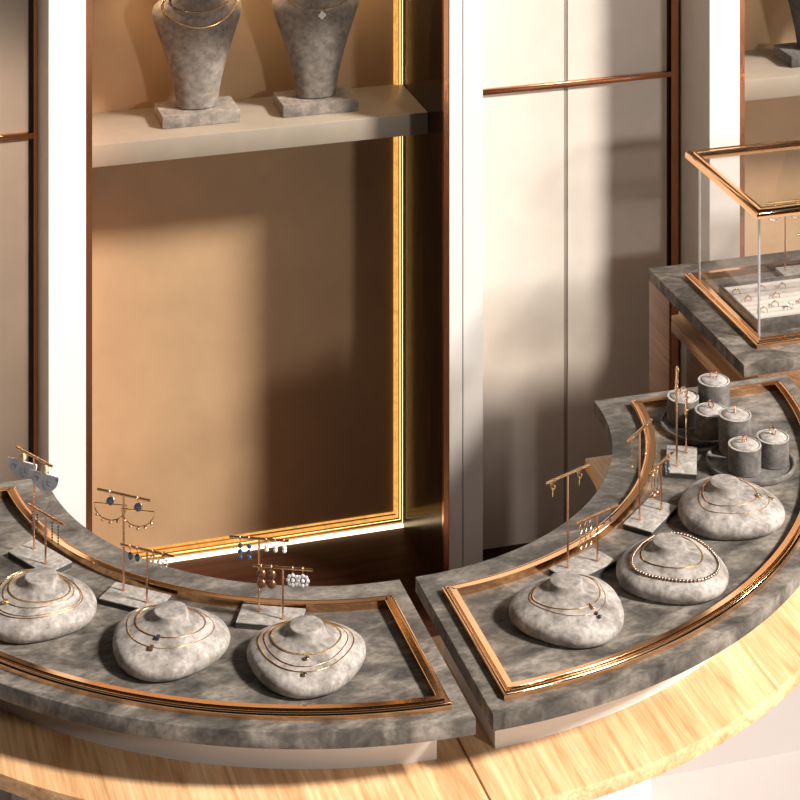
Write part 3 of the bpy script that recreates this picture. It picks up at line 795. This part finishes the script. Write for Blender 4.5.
# ------------------------------------------------------------------ jars on round trays
def tray(x, y, label):
    q = MB(); q.lathe([(.0, .0), (.092, .0), (.098, .003), (.100, .008), (.0995, .013), (.0965, .0145), (.0935, .013), (.0925, .009), (.090, .0075), (0, .0075)], 64)
    o = q.build('round_tray', M_JAR, loc=(x, y, ZC)); tag(o, label, 'tray', 'round suede trays')
tray(.846, -.197, 'round grey suede tray with three jars, nearer the wall')
tray(.873, -.398, 'round grey suede tray with three jars, nearer the necklace displays')
def jar(x, y, h, rz, label):
    t = thing('lidded_jar', label, 'jar', (x, y, ZC+.0075), R(rz), 'lidded suede jars')
    r = .0368
    q = MB(); q.lathe([(0, 0), (r-.002, 0), (r, .002), (r, h-.0015), (r-.001, h), (r-.004, h), (r-.0045, h-.004), (0, h-.004)], 48); q.build('body', M_JAR, t)
    q = MB(); q.lathe([(0, h-.004), (r-.0068, h-.004), (r-.0068, h-.0005), (r-.009, h+.0022), (r-.018, h+.0045), (.006, h+.0062), (0, h+.0064)], 48); l = q.build('lid', M_JARLID, t)
    q = MB(); q.lathe([(r-.0002, h-.0016), (r+.0003, h-.0002), (r-.0012, h+.0007), (r-.0030, h+.0006), (r-.0036, h-.0005)], 48); q.build('rim', M_JARLID, t)
    q = MB(); q.tube([(.0085*cos(a), 0, h+.0125+.0085*sin(a)) for a in [2*pi*k/28 for k in range(28)]], .0016, 8, True); q.sphere((0, 0, h+.0060), .0026, 10, 6); q.build('ring_handle', M_ROSE, l)
jar(.806, -.170, .058, 20, 'short suede jar with gold ring handle, left on the farther tray')
jar(.886, -.165, .083, -25, 'tall suede jar at the back of the farther tray')
jar(.840, -.252, .058, -75, 'short suede jar at the front of the farther tray')
jar(.862, -.337, .083, 60, 'tall suede jar at the back of the nearer tray')
jar(.845, -.426, .058, 30, 'short suede jar at the front of the nearer tray')
jar(.920, -.411, .058, -60, 'short suede jar at the right of the nearer tray')

# ------------------------------------------------------------------ necklace busts on the shelves
BP = [(0, 0, 0), (.0545, .036, 0), (.056, .037, .012), (.0655, .041, .07), (.081, .046, .13), (.097, .051, .18), (.111, .055, .222), (.1195, .057, .248), (.1215, .056, .264),
      (.117, .053, .282), (.100, .049, .299), (.070, .045, .315), (.046, .041, .332), (.038, .038, .355), (.036, .036, .390), (.034, .034, .396), (0, 0, .397)]
def bust_pt(i_t, a):
    """i_t: height; front is -y, with a slight chest"""
    z = i_t
    for i in range(1, len(BP)-1):
        if z <= BP[i+1][2] or i == len(BP)-2:
            p, q = BP[i], BP[i+1]; t = (z-p[2])/max(1e-6, q[2]-p[2]); rx = p[0]+(q[0]-p[0])*t; ry = p[1]+(q[1]-p[1])*t; break
    ch = 1+.18*max(0, -sin(a))*math.exp(-((z-.225)/.05)**2)
    return Vector((rx*1.03*cos(a), ry*sin(a)*ch, z))
def bust(x, y, rz, label, mb_=None, mbust=None):
    t = thing('necklace_bust', label, 'bust', (x, y, SZ), R(rz), 'necklace busts on the wall shelves')
    q = MB(); q.box(-.1075, .1075, -.061, .061, 0, .034); q.build('base', mb_ or M_BUST, t, bevel=.002)
    zs = [p[2] for p in BP[1:-1]]; z2 = []
    for i in range(len(zs)-1):
        z2 += [zs[i]+(zs[i+1]-zs[i])*k/3 for k in range(3)] if zs[i+1]-zs[i] > .01 else [zs[i]]
    z2.append(zs[-1]); N = 56; q = MB(); vs = []; fs = []
    for z in z2: vs += [bust_pt(z, 2*pi*k/N)+Vector((0, 0, .034)) for k in range(N)]
    for i in range(len(z2)-1):
        for k in range(N):
            l = (k+1) % N; fs.append((i*N+k, i*N+l, (i+1)*N+l, (i+1)*N+k))
    fs.append(tuple(range(N))[::-1]); fs.append(tuple((len(z2)-1)*N+k for k in range(N)))
    q.add(vs, fs); o = q.build('torso', mbust or M_BUST, t, angle=80); o.data.polygons.foreach_set('use_smooth', [True]*len(o.data.polygons))
    o.modifiers.new('soft', 'SUBSURF').render_levels = 1
    return t
bust(-.079, 1.128, 0, 'grey suede necklace bust at the left of the niche shelf')
bust(.256, 1.124, 0, 'grey suede necklace bust at the right of the niche shelf')
bust(1.783, 1.124, 0, 'dark grey bust on the shelf at the right edge', M_JAR, M_DARKSIDE)
def bust_necklace(x, y, zlow, zhigh, r, mt, label, style, name='necklace'):
    t = thing('necklace', label, 'necklace', (x, y, SZ+.034)); q = MB(); pts = []
    n = 100
    for i in range(n):
        a = 2*pi*i/n; k = max(0, -sin(a)); z = zhigh+(zlow-zhigh)*k**1.5
        p = bust_pt(z, a); o = Vector((p.x, p.y, 0)).normalized()*(r*1.5+.0015); pts.append(p+o)
    chain(q, pts, r, style); q.build('chain', mt, t); return t, pts
t, pts = bust_necklace(-.079, 1.128, .235, .318, .0022, M_GOLD, 'thick gold chain hanging low on the left bust', 'rope')
t, pts = bust_necklace(-.079, 1.128, .276, .322, .0016, M_GOLD, 'shorter gold chain with dark beads on the left bust', 'wire')
q = MB()
for i in range(58, 70): q.sphere(pts[i]+Vector((0, -.0015, 0)), .0026, 7, 5)
q.build('dark_beads', M_ONYX, t)
t, pts = bust_necklace(.256, 1.124, .255, .322, .0010, M_GOLD, 'fine chain with white clover pendant on the right bust', 'wire')
q = MB(); c = pts[75]+Vector((.0, -.003, -.013))
for dx, dz in ((.006, 0), (-.006, 0), (0, .006), (0, -.006)): q.sphere(c+Vector((dx, 0, dz)), .0052, 12, 8, (1, .45, 1))
q.sphere(c, .004, 8, 6, (1, .5, 1)); q.build('clover_pendant', M_PEARL, t)
